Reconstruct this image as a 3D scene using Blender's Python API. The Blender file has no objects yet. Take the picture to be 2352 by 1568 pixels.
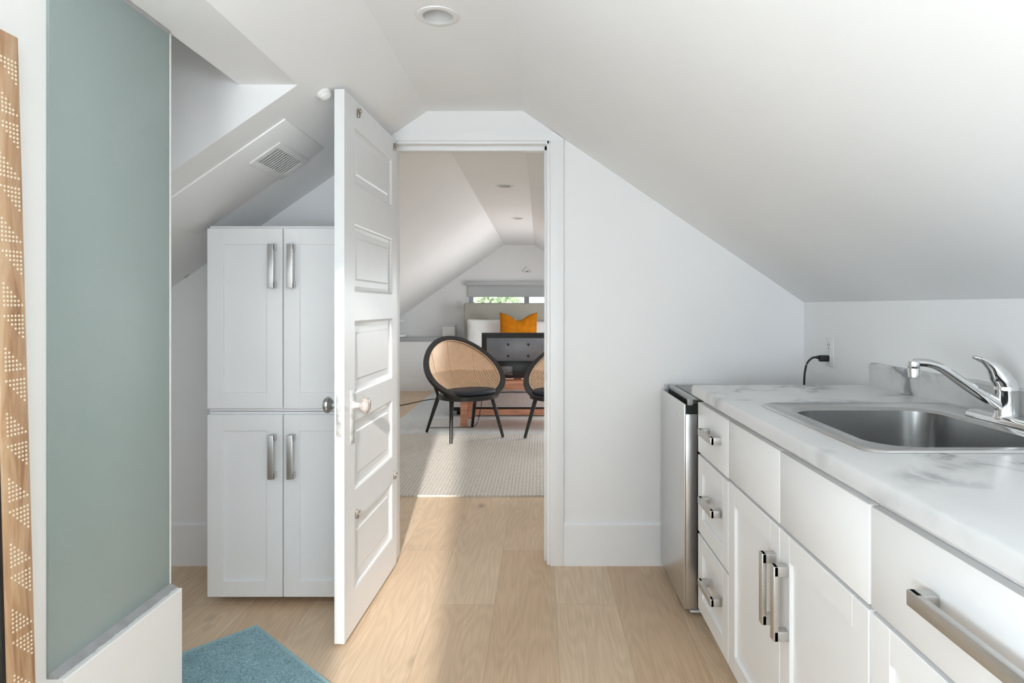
import bpy, bmesh, math, random
from mathutils import Vector, Matrix, noise
random.seed(7)
SC = bpy.context.scene
COL = SC.collection
H = 1.22            # lens height
F = 1442.0          # focal length in pixels of the 2352 px wide frame

# ------------------------------------------------------------------ materials
def new_mat(name):
    m = bpy.data.materials.new(name); m.use_nodes = True
    nt = m.node_tree
    return m, nt, nt.nodes['Principled BSDF']

def L(nt, a, b): nt.links.new(a, b)

def ramp(nt, stops, fac):
    r = nt.nodes.new('ShaderNodeValToRGB')
    el = r.color_ramp.elements
    while len(el) < len(stops): el.new(0.5)
    for e, (p, c) in zip(el, stops):
        e.position = p; e.color = (*c, 1) if len(c) == 3 else c
    L(nt, fac, r.inputs['Fac'])
    return r

def coords(nt, scale=(1, 1, 1), rot=(0, 0, 0), loc=(0, 0, 0)):
    t = nt.nodes.new('ShaderNodeTexCoord'); mp = nt.nodes.new('ShaderNodeMapping')
    mp.inputs['Scale'].default_value = scale; mp.inputs['Rotation'].default_value = rot
    mp.inputs['Location'].default_value = loc
    L(nt, t.outputs['Object'], mp.inputs['Vector'])
    return mp.outputs['Vector']

def noise_tex(nt, vec, scale, detail=3, rough=.5, dist=0):
    n = nt.nodes.new('ShaderNodeTexNoise')
    n.inputs['Scale'].default_value = scale; n.inputs['Detail'].default_value = detail
    n.inputs['Roughness'].default_value = rough; n.inputs['Distortion'].default_value = dist
    L(nt, vec, n.inputs['Vector'])
    return n.outputs['Fac']

def bump(nt, bs, height, strength, dist=.01):
    b = nt.nodes.new('ShaderNodeBump'); b.inputs['Strength'].default_value = strength
    b.inputs['Distance'].default_value = dist
    L(nt, height, b.inputs['Height']); L(nt, b.outputs['Normal'], bs.inputs['Normal'])

def mixc(nt, fac, a, b, mode='MIX'):
    m = nt.nodes.new('ShaderNodeMix'); m.data_type = 'RGBA'; m.blend_type = mode
    for sock, v in ((m.inputs[0], fac), (m.inputs[6], a), (m.inputs[7], b)):
        if isinstance(v, (int, float)): sock.default_value = v
        elif isinstance(v, tuple): sock.default_value = (*v, 1) if len(v) == 3 else v
        else: L(nt, v, sock)
    return m.outputs[2]

def math_n(nt, op, a, b=0.0):
    m = nt.nodes.new('ShaderNodeMath'); m.operation = op
    for sock, v in ((m.inputs[0], a), (m.inputs[1], b)):
        if isinstance(v, (int, float)): sock.default_value = v
        else: L(nt, v, sock)
    return m.outputs[0]

def plain(name, col, rough=.5, metal=0.0, var=.03, vscale=6, bmp=0.0, bscale=120, spec=None, stretch=(1, 1, 1)):
    m, nt, bs = new_mat(name)
    v = coords(nt, stretch)
    n = noise_tex(nt, v, vscale, 4)
    lo = tuple(max(0, c*(1-var)) for c in col); hi = tuple(min(1, c*(1+var)) for c in col)
    r = ramp(nt, [(.3, lo), (.7, hi)], n)
    L(nt, r.outputs['Color'], bs.inputs['Base Color'])
    bs.inputs['Roughness'].default_value = rough; bs.inputs['Metallic'].default_value = metal
    if spec is not None: bs.inputs['Specular IOR Level'].default_value = spec
    if bmp:
        bump(nt, bs, noise_tex(nt, v, bscale, 3), bmp, .004)
    return m

M = {}
M['wall'] = plain('wall_paint', (.875, .875, .875), .65, var=.012, vscale=2, bmp=.05, bscale=60)
M['ceiling'] = plain('ceiling_paint', (.88, .88, .88), .7, var=.012, vscale=2, bmp=.05, bscale=60)
M['trim'] = plain('trim_paint', (.87, .875, .88), .4, var=.01)
M['door'] = plain('door_paint', (.82, .825, .83), .38, var=.012, vscale=9, bmp=.04, bscale=35)
M['cab'] = plain('cabinet_paint', (.85, .853, .857), .32, var=.006)
M['cab_dark'] = plain('cabinet_gap', (.30, .30, .31), .6)
M['grey_trim'] = plain('ledge_cap_grey', (.48, .48, .485), .6)  # plain grey, darker than the ledge wall
M['nickel'] = plain('brushed_nickel', (.62, .615, .60), .40, 1.0, var=.06, vscale=30, stretch=(1, 1, 18))
M['chrome'] = plain('chrome', (.80, .80, .80), .07, 1.0, var=.01)
M['steel'] = plain('brushed_steel', (.50, .50, .49), .30, 1.0, var=.05, vscale=14, stretch=(1, 1, 40))
M['steel_dark'] = plain('sink_steel', (.38, .38, .375), .27, 1.0, var=.06, vscale=30, stretch=(1, 1, 12))
M['steel_rim'] = plain('sink_rim_steel', (.62, .62, .61), .26, 1.0, var=.03, vscale=20)
M['fridge'] = plain('fridge_steel', (.72, .72, .72), .30, 1.0, var=.02, vscale=3)
M['black'] = plain('black_plastic', (.012, .012, .012), .4)
M['grey_plastic'] = plain('grey_plastic', (.40, .40, .40), .4)
M['grey_top'] = plain('fridge_top_grey', (.22, .22, .22), .35)
M['white_plastic'] = plain('white_plastic', (.80, .80, .79), .4, var=.01)
M['slot'] = plain('dark_slot', (.10, .10, .10), .7)
M['vent_dark'] = plain('vent_interior', (.20, .20, .19), .8)
M['ebony'] = plain('black_stained_wood', (.016, .015, .014), .36, var=.3, vscale=12, stretch=(1, 1, .2))
M['cushion_black'] = plain('dark_cushion_fabric', (.013, .019, .03), .55, var=.2, vscale=40, bmp=.1)
M['cane'] = plain('woven_cane', (.90, .63, .42), .5, var=.05, vscale=25)
M['tv'] = plain('tv_shell', (.018, .019, .021), .32, var=.1)
M['tv_panel'] = plain('tv_back_panel', (.22, .235, .265), .30, var=.1)
M['redwood'] = plain('reddish_wood', (.82, .40, .255), .45, var=.25, vscale=8, stretch=(.6, 6, 6))
M['bed_grey'] = plain('grey_bed_fabric', (.80, .81, .83), .9, var=.06, vscale=60, bmp=.2)
M['linen'] = plain('taupe_headboard_linen', (.40, .385, .335), .9, var=.10, vscale=90, bmp=.25)
M['white_cloth'] = plain('white_bedding', (.78, .77, .75), .85, var=.02, bmp=.1, bscale=25)
M['orange'] = plain('burnt_orange_velvet', (.46, .15, .003), .8, var=.18, vscale=14, bmp=.3, bscale=40, spec=.15)
M['cord'] = plain('black_rubber_cord', (.012, .012, .012), .45)
M['blind'] = plain('roller_blind_fabric', (.56, .57, .58), .85, var=.02)
M['win_frame'] = plain('window_frame_grey', (.55, .57, .59), .5)
M['bark'] = plain('tree_bark', (.16, .11, .08), .9, var=.3)
M['leaf'] = plain('tree_leaves', (.50, .60, .38), .6, var=.45, vscale=3)
M['old_white'] = plain('chipped_white_metal', (.62, .62, .60), .45, .3, var=.3, vscale=40, bmp=.3, bscale=90)
M['caulk'] = plain('grey_caulk', (.36, .355, .355), .6, var=.12, vscale=20)
M['pony'] = plain('shower_wall_paint', (.86, .86, .845), .45, var=.008)
M['dot'] = plain('pale_dot_inlay', (.80, .70, .55), .5)
M['screw'] = plain('screw_steel', (.35, .3, .25), .35, 1.0)
M['lamp_white'] = plain('light_trim_white', (.80, .80, .79), .35)
M['baffle'] = plain('light_baffle', (.62, .615, .60), .6)

def m_floor():
    m, nt, bs = new_mat('oak_planks')
    tc = nt.nodes.new('ShaderNodeTexCoord')
    sep = nt.nodes.new('ShaderNodeSeparateXYZ'); L(nt, tc.outputs['Object'], sep.inputs[0])
    cmb = nt.nodes.new('ShaderNodeCombineXYZ')
    L(nt, math_n(nt, 'ADD', sep.outputs['Y'], 3.05), cmb.inputs['X'])
    L(nt, math_n(nt, 'ADD', sep.outputs['X'], 5 - .066 + .0), cmb.inputs['Y'])
    br = nt.nodes.new('ShaderNodeTexBrick')
    br.offset = .37; br.offset_frequency = 2; br.squash = 1
    br.inputs['Scale'].default_value = 1
    br.inputs['Brick Width'].default_value = 1.55; br.inputs['Row Height'].default_value = .25
    br.inputs['Mortar Size'].default_value = .0011; br.inputs['Mortar Smooth'].default_value = .2
    br.inputs['Color1'].default_value = (0, 0, 0, 1); br.inputs['Color2'].default_value = (1, 1, 1, 1)
    br.inputs['Mortar'].default_value = (.5, .5, .5, 1)
    L(nt, cmb.outputs[0], br.inputs['Vector'])
    tone = ramp(nt, [(0, (.70, .515, .345)), (.35, (.76, .58, .405)), (.7, (.80, .635, .46)), (1, (.73, .555, .385))], br.outputs['Color'])
    # per-plank shifted grain
    shift = nt.nodes.new('ShaderNodeCombineXYZ')
    bw = nt.nodes.new('ShaderNodeRGBToBW'); L(nt, br.outputs['Color'], bw.inputs[0])
    L(nt, math_n(nt, 'MULTIPLY', bw.outputs[0], 37.0), shift.inputs['X'])
    L(nt, math_n(nt, 'MULTIPLY', bw.outputs[0], 11.0), shift.inputs['Y'])
    add = nt.nodes.new('ShaderNodeVectorMath'); add.operation = 'ADD'
    L(nt, tc.outputs['Object'], add.inputs[0]); L(nt, shift.outputs[0], add.inputs[1])
    mp = nt.nodes.new('ShaderNodeMapping'); mp.inputs['Scale'].default_value = (9, 1.1, 1)
    L(nt, add.outputs[0], mp.inputs['Vector'])
    wv = nt.nodes.new('ShaderNodeTexNoise'); wv.inputs['Scale'].default_value = .9; wv.inputs['Detail'].default_value = 1
    L(nt, mp.outputs[0], wv.inputs['Vector'])
    rings = math_n(nt, 'SINE', math_n(nt, 'MULTIPLY', wv.outputs['Fac'], 90.0))
    fine = nt.nodes.new('ShaderNodeMapping'); fine.inputs['Scale'].default_value = (110, 3, 1)
    L(nt, add.outputs[0], fine.inputs['Vector'])
    fn = nt.nodes.new('ShaderNodeTexNoise'); fn.inputs['Scale'].default_value = 1.6; fn.inputs['Detail'].default_value = 4
    L(nt, fine.outputs[0], fn.inputs['Vector'])
    g1 = ramp(nt, [(0, (.90, .89, .875)), (1, (1.0, 1.0, 1.0))], math_n(nt, 'ADD', math_n(nt, 'MULTIPLY', rings, .5), .5))
    c = mixc(nt, .75, tone.outputs['Color'], g1.outputs['Color'], 'MULTIPLY')
    g2 = ramp(nt, [(.25, (.84, .82, .79)), (.7, (1.05, 1.05, 1.05))], fn.outputs['Fac'])
    c = mixc(nt, .8, c, g2.outputs['Color'], 'MULTIPLY')
    # broad warm / grey patches
    big = noise_tex(nt, tc.outputs['Object'], 2.3, 2)
    c = mixc(nt, .6, c, ramp(nt, [(.3, (.92, .90, .88)), (.7, (1.06, 1.05, 1.04))], big).outputs['Color'], 'MULTIPLY')
    # knots
    kn = nt.nodes.new('ShaderNodeMapping'); kn.inputs['Scale'].default_value = (4.6, 2.6, 1)
    L(nt, add.outputs[0], kn.inputs['Vector'])
    vo = nt.nodes.new('ShaderNodeTexVoronoi'); vo.inputs['Scale'].default_value = 1.0
    L(nt, kn.outputs[0], vo.inputs['Vector'])
    kf = ramp(nt, [(0, (1, 1, 1)), (.05, (.75, .75, .75)), (.15, (0, 0, 0))], vo.outputs['Distance'])
    sel = nt.nodes.new('ShaderNodeSeparateColor'); L(nt, vo.outputs['Color'], sel.inputs[0])
    on = math_n(nt, 'GREATER_THAN', sel.outputs[0], .30)
    c = mixc(nt, math_n(nt, 'MULTIPLY', math_n(nt, 'MULTIPLY', kf.outputs['Color'], on), .62), c, (.16, .10, .06))
    # seams
    c = mixc(nt, math_n(nt, 'MULTIPLY', br.outputs['Fac'], .45), c, (.20, .13, .08))
    L(nt, c, bs.inputs['Base Color'])
    bs.inputs['Roughness'].default_value = .42
    bs.inputs['Specular IOR Level'].default_value = .35
    bump(nt, bs, fn.outputs['Fac'], .06, .003)
    return m
M['floor'] = m_floor()

def m_marble():
    m, nt, bs = new_mat('white_marble_laminate')
    v = coords(nt, (1, 1, 1))
    w = nt.nodes.new('ShaderNodeTexNoise'); w.inputs['Scale'].default_value = 2.2; w.inputs['Detail'].default_value = 5
    L(nt, v, w.inputs['Vector'])
    sc = nt.nodes.new('ShaderNodeVectorMath'); sc.operation = 'SCALE'; sc.inputs['Scale'].default_value = .55
    L(nt, w.outputs['Color'], sc.inputs[0])
    ad = nt.nodes.new('ShaderNodeVectorMath'); L(nt, v, ad.inputs[0]); L(nt, sc.outputs[0], ad.inputs[1])
    n1 = noise_tex(nt, ad.outputs[0], 2.6, 6, .55)
    ridge = math_n(nt, 'ABSOLUTE', math_n(nt, 'SUBTRACT', n1, .5))
    vein = ramp(nt, [(0, (1, 1, 1)), (.010, (.85, .85, .85)), (.035, (.25, .25, .25)), (.10, (0, 0, 0))], ridge)
    mask = ramp(nt, [(.44, (0, 0, 0)), (.56, (1, 1, 1))], noise_tex(nt, v, 3.1, 2))
    base = ramp(nt, [(.3, (.60, .605, .605)), (.7, (.68, .68, .675))], noise_tex(nt, ad.outputs[0], 1.6, 4))
    f = math_n(nt, 'MULTIPLY', math_n(nt, 'MULTIPLY', vein.outputs['Color'], mask.outputs['Color']), .9)
    c = mixc(nt, f, base.outputs['Color'], (.20, .20, .21))
    L(nt, c, bs.inputs['Base Color'])
    bs.inputs['Roughness'].default_value = .2
    bs.inputs['Specular IOR Level'].default_value = .45
    return m
M['marble'] = m_marble()

def m_glass():
    m, nt, bs = new_mat('frosted_green_glass')
    v = coords(nt)
    r = ramp(nt, [(.3, (.60, .735, .705)), (.7, (.66, .775, .75))], noise_tex(nt, v, 3, 4))
    L(nt, r.outputs['Color'], bs.inputs['Base Color'])
    bs.inputs['Roughness'].default_value = .42
    bs.inputs['Transmission Weight'].default_value = .55
    bs.inputs['IOR'].default_value = 1.45
    bump(nt, bs, noise_tex(nt, v, 180, 2), .12, .002)
    return m
M['frost'] = m_glass()

def m_pane():
    m, nt, bs = new_mat('clear_glass')
    v = coords(nt)
    r = ramp(nt, [(0, (.93, .96, .95)), (1, (.96, .98, .97))], noise_tex(nt, v, 2))
    L(nt, r.outputs['Color'], bs.inputs['Base Color'])
    bs.inputs['Roughness'].default_value = .02
    bs.inputs['Transmission Weight'].default_value = 1.0
    bs.inputs['IOR'].default_value = 1.02
    return m
M['pane'] = m_pane()

def m_crystal():
    m, nt, bs = new_mat('old_crystal_knob')
    v = coords(nt)
    r = ramp(nt, [(.3, (.80, .62, .55)), (.7, (.90, .86, .82))], noise_tex(nt, v, 40, 3))
    L(nt, r.outputs['Color'], bs.inputs['Base Color'])
    bs.inputs['Roughness'].default_value = .12
    bs.inputs['Transmission Weight'].default_value = .55
    return m
M['crystal'] = m_crystal()

def m_mirror():
    m, nt, bs = new_mat('mirror_silver')
    r = ramp(nt, [(0, (.90, .91, .91)), (1, (.92, .92, .92))], noise_tex(nt, coords(nt), 2))
    L(nt, r.outputs['Color'], bs.inputs['Base Color'])
    bs.inputs['Metallic'].default_value = 1; bs.inputs['Roughness'].default_value = .02
    return m
M['mirror'] = m_mirror()

def m_framewood():
    m, nt, bs = new_mat('honey_wood_frame')
    v = coords(nt, (14, 14, 1.6))
    n = noise_tex(nt, v, 2.2, 5, .6, 1.2)
    r = ramp(nt, [(.3, (.30, .155, .07)), (.47, (.50, .31, .175)), (.7, (.60, .43, .28))], n)
    L(nt, r.outputs['Color'], bs.inputs['Base Color'])
    bs.inputs['Roughness'].default_value = .5
    bump(nt, bs, n, .1, .003)
    return m
M['frame_wood'] = m_framewood()

def m_jute():
    m, nt, bs = new_mat('cream_braided_rug')
    v = coords(nt)
    wa = nt.nodes.new('ShaderNodeTexWave'); wa.bands_direction = 'X'; wa.inputs['Scale'].default_value = 13
    wa.inputs['Distortion'].default_value = 5.0; wa.inputs['Detail'].default_value = 2; wa.inputs['Detail Scale'].default_value = 6
    L(nt, v, wa.inputs['Vector'])
    wb = nt.nodes.new('ShaderNodeTexWave'); wb.bands_direction = 'DIAGONAL'; wb.inputs['Scale'].default_value = 24
    wb.inputs['Distortion'].default_value = 3; wb.inputs['Detail Scale'].default_value = 8
    L(nt, v, wb.inputs['Vector'])
    h = math_n(nt, 'MULTIPLY', wa.outputs['Fac'], math_n(nt, 'ADD', math_n(nt, 'MULTIPLY', wb.outputs['Fac'], .6), .4))
    r = ramp(nt, [(.02, (.56, .51, .45)), (.3, (.72, .675, .61)), (1, (.80, .755, .69))], h)
    L(nt, r.outputs['Color'], bs.inputs['Base Color'])
    bs.inputs['Roughness'].default_value = .95
    bump(nt, bs, h, .5, .008)
    return m
M['jute'] = m_jute()

def m_greyrug():
    m, nt, bs = new_mat('distressed_grey_rug')
    v = coords(nt, (5, 22, 1))
    n = noise_tex(nt, v, 3, 6, .7)
    r = ramp(nt, [(.3, (.46, .485, .49)), (.5, (.68, .71, .71)), (.7, (.82, .84, .83))], n)
    L(nt, r.outputs['Color'], bs.inputs['Base Color'])
    bs.inputs['Roughness'].default_value = .95
    bump(nt, bs, noise_tex(nt, coords(nt), 200, 2), .3, .004)
    return m
M['grey_rug'] = m_greyrug()

def m_terry():
    m, nt, bs = new_mat('blue_terry_cloth')
    v = coords(nt)
    n = noise_tex(nt, v, 170, 4, .7)
    n2 = noise_tex(nt, v, 14, 3)
    r = ramp(nt, [(.30, (.15, .27, .31)), (.5, (.36, .55, .61)), (.75, (.50, .70, .75))], n)
    c = mixc(nt, .5, r.outputs['Color'], ramp(nt, [(.3, (.8, .85, .86)), (.7, (1.12, 1.1, 1.1))], n2).outputs['Color'], 'MULTIPLY')
    L(nt, c, bs.inputs['Base Color'])
    bs.inputs['Roughness'].default_value = 1.0
    bs.inputs['Specular IOR Level'].default_value = .1
    bump(nt, bs, n, .7, .006)
    return m
M['terry'] = m_terry()
M['terry_hem'] = plain('blue_cotton_hem', (.36, .56, .60), .95, var=.06, vscale=60)

# ------------------------------------------------------------------ mesh helpers
def box(bm, lo, hi, bev=0.0, seg=2, T=None):
    t = bmesh.new()
    x0, y0, z0 = lo; x1, y1, z1 = hi
    vs = [t.verts.new(p) for p in ((x0, y0, z0), (x1, y0, z0), (x1, y1, z0), (x0, y1, z0), (x0, y0, z1), (x1, y0, z1), (x1, y1, z1), (x0, y1, z1))]
    for f in ((0, 3, 2, 1), (4, 5, 6, 7), (0, 1, 5, 4), (1, 2, 6, 5), (2, 3, 7, 6), (3, 0, 4, 7)):
        t.faces.new([vs[i] for i in f])
    if bev: bmesh.ops.bevel(t, geom=t.edges[:], offset=bev, segments=seg, profile=.5, affect='EDGES')
    if T is not None: t.transform(T) if isinstance(T, Matrix) else [setattr(v, 'co', Vector(T(*v.co))) for v in t.verts]
    merge(bm, t)

def merge(bm, t):
    me = bpy.data.meshes.new('tmp'); t.to_mesh(me); t.free()
    bm.from_mesh(me); bpy.data.meshes.remove(me)

def prism(bm, poly, axis, a, b, bev=0.0):
    """poly: 2-D outline in the two other axes (cyclic order x,y,z), extruded along axis from a to b"""
    t = bmesh.new()
    def P(u, v, w):
        return {'y': (u, w, v), 'x': (w, u, v), 'z': (u, v, w)}[axis]
    lo = [t.verts.new(P(u, v, a)) for u, v in poly]; hi = [t.verts.new(P(u, v, b)) for u, v in poly]
    n = len(poly)
    t.faces.new(lo); t.faces.new(hi[::-1])
    for i in range(n): t.faces.new((lo[i], hi[i], hi[(i+1) % n], lo[(i+1) % n]))
    bmesh.ops.recalc_face_normals(t, faces=t.faces[:])
    if bev: bmesh.ops.bevel(t, geom=t.edges[:], offset=bev, segments=2, profile=.5, affect='EDGES')
    merge(bm, t)

def loft(bm, loops, cap0=True, cap1=True, closed=True):
    rows = [[bm.verts.new(p) for p in lp] for lp in loops]
    n = len(rows[0])
    for a, b in zip(rows, rows[1:]):
        for i in range(n if closed else n-1):
            j = (i+1) % n
            bm.faces.new((a[i], a[j], b[j], b[i]))
    if cap0: bm.faces.new(rows[0][::-1])
    if cap1: bm.faces.new(rows[-1])

def lathe(bm, prof, seg=32, T=None, cap0=True, cap1=True):
    t = bmesh.new()
    loops = [[(r*math.cos(2*math.pi*i/seg), r*math.sin(2*math.pi*i/seg), z) for i in range(seg)] for r, z in prof]
    loft(t, loops, cap0, cap1)
    if T is not None: t.transform(T)
    merge(bm, t)

def smooth_path(pts, n=8):
    pts = [Vector(p) for p in pts]; out = []
    for i in range(len(pts)-1):
        p0 = pts[max(i-1, 0)]; p1 = pts[i]; p2 = pts[i+1]; p3 = pts[min(i+2, len(pts)-1)]
        for k in range(n):
            t = k/n
            out.append(.5*((2*p1)+(-p0+p2)*t+(2*p0-5*p1+4*p2-p3)*t*t+(-p0+3*p1-3*p2+p3)*t**3))
    out.append(pts[-1])
    return out

def tube(bm, pts, r, seg=10, squash=1.0, closed=False):
    pts = [Vector(p) for p in pts]; n = len(pts)
    rs = r if isinstance(r, (list, tuple)) else [r]*n
    up = Vector((0, 0, 1)); loops = []
    for i, p in enumerate(pts):
        if closed: d = pts[(i+1) % n]-pts[i-1]
        else: d = pts[min(i+1, n-1)]-pts[max(i-1, 0)]
        d.normalize()
        u = up if abs(d.dot(up)) < .95 else Vector((1, 0, 0))
        s = d.cross(u).normalized(); q = s.cross(d).normalized()
        loops.append([p+s*math.cos(2*math.pi*k/seg)*rs[i]+q*math.sin(2*math.pi*k/seg)*rs[i]*squash for k in range(seg)])
    t = bmesh.new()
    if closed:
        rows = [[t.verts.new(p) for p in lp] for lp in loops]
        for i in range(n):
            a, b = rows[i], rows[(i+1) % n]
            for k in range(seg): t.faces.new((a[k], a[(k+1) % seg], b[(k+1) % seg], b[k]))
    else: loft(t, loops)
    bmesh.ops.recalc_face_normals(t, faces=t.faces[:])
    merge(bm, t)

def obj(name, bm, mat, parent=None, smooth=35, recalc=True):
    if recalc: bmesh.ops.recalc_face_normals(bm, faces=bm.faces[:])
    me = bpy.data.meshes.new(name); bm.to_mesh(me); bm.free()
    if smooth:
        for p in me.polygons: p.use_smooth = True
        me.set_sharp_from_angle(angle=math.radians(smooth))
    me.materials.append(M[mat] if isinstance(mat, str) else mat)
    o = bpy.data.objects.new(name, me); COL.objects.link(o)
    if parent: o.parent = parent
    return o

def cut(o, bm_cutter):
    me = bpy.data.meshes.new('cut'); bmesh.ops.recalc_face_normals(bm_cutter, faces=bm_cutter.faces[:]); bm_cutter.to_mesh(me); bm_cutter.free()
    c = bpy.data.objects.new('cut', me); COL.objects.link(c)
    if o.parent: c.parent = o.parent
    md = o.modifiers.new('b', 'BOOLEAN'); md.object = c; md.operation = 'DIFFERENCE'; md.solver = 'EXACT'
    dg = bpy.context.evaluated_depsgraph_get(); dg.update()
    nm = bpy.data.meshes.new_from_object(o.evaluated_get(dg))
    o.modifiers.clear(); old = o.data; nm.name = old.name; o.data = nm
    bpy.data.meshes.remove(old)
    bpy.data.objects.remove(c); bpy.data.meshes.remove(me)

def tag(o, label, cat, group=None, kind=None):
    if label: o['label'] = label
    if cat: o['category'] = cat
    if group: o['group'] = group
    if kind: o['kind'] = kind
    return o

def thing(name, label, cat, loc=(0, 0, 0), rot=(0, 0, 0), group=None):
    o = bpy.data.objects.new(name, None); COL.objects.link(o)
    o.empty_display_size = .05
    o.location = loc; o.rotation_euler = rot
    return tag(o, label, cat, group)

def struct(name, bm, mat, label=None, cat=None, smooth=0):
    o = obj(name, bm, mat, None, smooth)
    o['kind'] = 'structure'
    if label: o['label'] = label
    if cat: o['category'] = cat
    return o

def B(): return bmesh.new()

def dup(root, loc, rotz, label):
    r = root.copy(); COL.objects.link(r); r.location = loc; r.rotation_euler = (0, 0, rotz); r['label'] = label
    for ch in list(root.children):
        c = ch.copy(); COL.objects.link(c); c.parent = r
        for g in list(ch.children):
            d = g.copy(); COL.objects.link(d); d.parent = c
    return r

# ------------------------------------------------------------------ attic cross-section
XL, XR, ZF = -.533, -.08, 2.148          # flat ceiling strip
SL, SR = .69, .681                       # roof slopes
YF, YB, YE = 2.973, 3.09, 9.40           # hall far wall front / back, bedroom gable
def zl(x): return ZF+SL*(x-XL)
def zr(x): return ZF-SR*(x-XR)
KL, KR = -1.95, 1.25
Y0 = -.05; YBK = -1.5; ZT = 3.0

bm = B(); box(bm, (-2.6, YBK-.1, -.1), (2.0, YE+.1, 0)); struct('floor', bm, 'floor', 'light oak plank floor running from the hall into the bedroom', 'floor')

# flat ceiling with holes for the recessed lights
LIGHTS = [(-.325, 2.0), (-.268, 4.81), (-.232, 6.56)]
bm = B(); box(bm, (XL, Y0, ZF), (XR, YE, ZF+.12)); ceil = struct('ceiling', bm, 'ceiling', 'flat white strip of ceiling between the two slopes', 'ceiling')
bm = B()
for x, y in LIGHTS: lathe(bm, [(.052, ZF-.02), (.052, ZF+.09)], 40, Matrix.Translation((x, y, 0)))
cut(ceil, bm)
def slab(x0, x1, fz, y0, y1):
    b = B(); prism(b, [(x0, fz(x0)), (x1, fz(x1)), (x1, fz(x1)+.14), (x0, fz(x0)+.14)], 'y', y0, y1); return b
CHK = 2.09
XB = -.805
b1 = slab(-2.5, XL, zl, CHK+.029, YE); merge(b1, slab(XB, XL, zl, Y0, CHK+.029))
struct('ceiling_left', b1, 'ceiling', 'white sloped ceiling on the left', 'ceiling')
struct('ceiling_right', slab(XR, 1.9, zr, Y0, YE), 'ceiling', 'white sloped ceiling on the right above the counter', 'ceiling')
bm = B(); box(bm, (-1.0, Y0, 1.96), (XB, CHK, 2.5)); struct('trim_beam', bm, 'ceiling', 'white dropped beam above the shower glass', 'beam')
bm = B(); prism(bm, [(XB, zl(XB)), (XB, 2.5), (KL, 2.5), (KL, zl(KL))], 'y', CHK, CHK+.03); struct('wall_shower', bm, 'wall', 'triangular white cheek wall above the left slope', 'wall')
bm = B(); box(bm, (KL-.1, YBK, 2.5), (XB, CHK+.03, 2.6)); struct('ceiling_shower', bm, 'ceiling')
bm = B(); box(bm, (KL-.1, 1.272, 0), (KL, YF, 2.6)); struct('wall_left', bm, 'wall', 'white side wall at the far left of the shower', 'wall')
bm = B(); box(bm, (KL-.1, YBK, 0), (-1.0, 1.272, 2.5)); struct('wall_near_left', bm, 'pony', 'white wall beside the frosted glass', 'wall')
# pony wall under the glass
bm = B(); box(bm, (-1.06, 1.272, 0), (-.962, 1.690, .466), .003); struct('wall_pony', bm, 'pony', 'low white wall carrying the frosted glass', 'low wall')
# right knee wall
bm = B(); box(bm, (KR, YBK, 0), (KR+.1, YF, zr(KR)+.03)); struct('wall_right', bm, 'wall', 'white knee wall behind the sink', 'wall')
# volume behind the lens
bm = B(); box(bm, (KR, YBK, zr(KR)+.03), (KR+.1, Y0, ZT)); box(bm, (-1.1, YBK, 2.5), (-1.0, Y0, ZT)); struct('wall_landing', bm, 'wall')
bm = B(); box(bm, (-1.1, YBK, ZT), (KR+.1, Y0+.05, ZT+.1)); struct('ceiling_landing', bm, 'ceiling')
bm = B(); prism(bm, [(-1.1, 2.2), (XB, 2.2), (XB, zl(XB)+.05), (XL, ZF+.06), (XR, ZF+.06), (KR+.1, zr(KR+.1)+.06), (KR+.1, ZT), (-1.1, ZT)], 'y', Y0, Y0+.05)
struct('wall_landing_head', bm, 'wall')
# back wall: opening shaped to the sun beam, wide window invented for fill
SUNW = (-.345, .02, .95, 2.68)
WIDE = (.22, 1.12, 1.0, 2.5)
bm = B(); box(bm, (-1.1, YBK-.1, 0), (KR+.1, YBK, ZT)); wb = struct('wall_back', bm, 'wall')
bm = B(); box(bm, (SUNW[0], YBK-.3, SUNW[2]), (SUNW[1], YBK+.2, SUNW[3])); box(bm, (WIDE[0], YBK-.3, WIDE[2]), (WIDE[1], YBK+.2, WIDE[3])); cut(wb, bm)

# far wall with the bedroom doorway
DX0, DX1, DZ = -.702, .045, 2.008
bm = B()
prism(bm, [(-2.5, 0), (DX0, 0), (DX0, zl(DX0)+.03), (-2.5, zl(-2.5)+.03)], 'y', YF, YB)
prism(bm, [(DX0, DZ), (DX1, DZ), (DX1, zr(DX1)+.03), (XR, ZF+.03), (XL, ZF+.03), (DX0, zl(DX0)+.03)], 'y', YF, YB)
prism(bm, [(DX1, 0), (1.7, 0), (1.7, zr(1.7)+.03), (DX1, zr(DX1)+.03)], 'y', YF, YB)
bmesh.ops.remove_doubles(bm, verts=bm.verts[:], dist=1e-5)
struct('wall_far', bm, 'wall', 'white wall with the bedroom doorway', 'wall')

# door casing, jambs and stops
bm = B()
ch = 2.052
box(bm, (DX1+.003, YF-.018, 0), (.113, YF, DZ-.003), .003)                               # right casing
prism(bm, [(-.735, DZ-.004), (.1125, DZ-.004), (.1125, zr(.1125)-.003), (.064, 2.047), (-.684, 2.043)], 'y', YF-.0165, YF)
box(bm, (DX1-.012, YF-.004, 0), (DX1+.004, YB+.004, DZ), .002)                                  # right jamb
box(bm, (DX0, YF-.004, 0), (DX0+.012, YB+.004, DZ), .002)
box(bm, (DX0, YF-.004, DZ-.016), (DX1, YB+.004, DZ), .002)
box(bm, (DX1-.024, YF+.045, 0), (DX1-.01, YB-.02, DZ-.01), .002)                                # stop
box(bm, (DX0+.01, YF+.045, DZ-.036), (DX1-.01, YB-.02, DZ-.014), .002)
struct('trim_1', bm, 'trim', 'white casing around the bedroom doorway', 'door casing', 35)
bm = B(); box(bm, (DX1-.0145, YF+.012, .87), (DX1-.0115, YF+.036, .905), .001)
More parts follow.
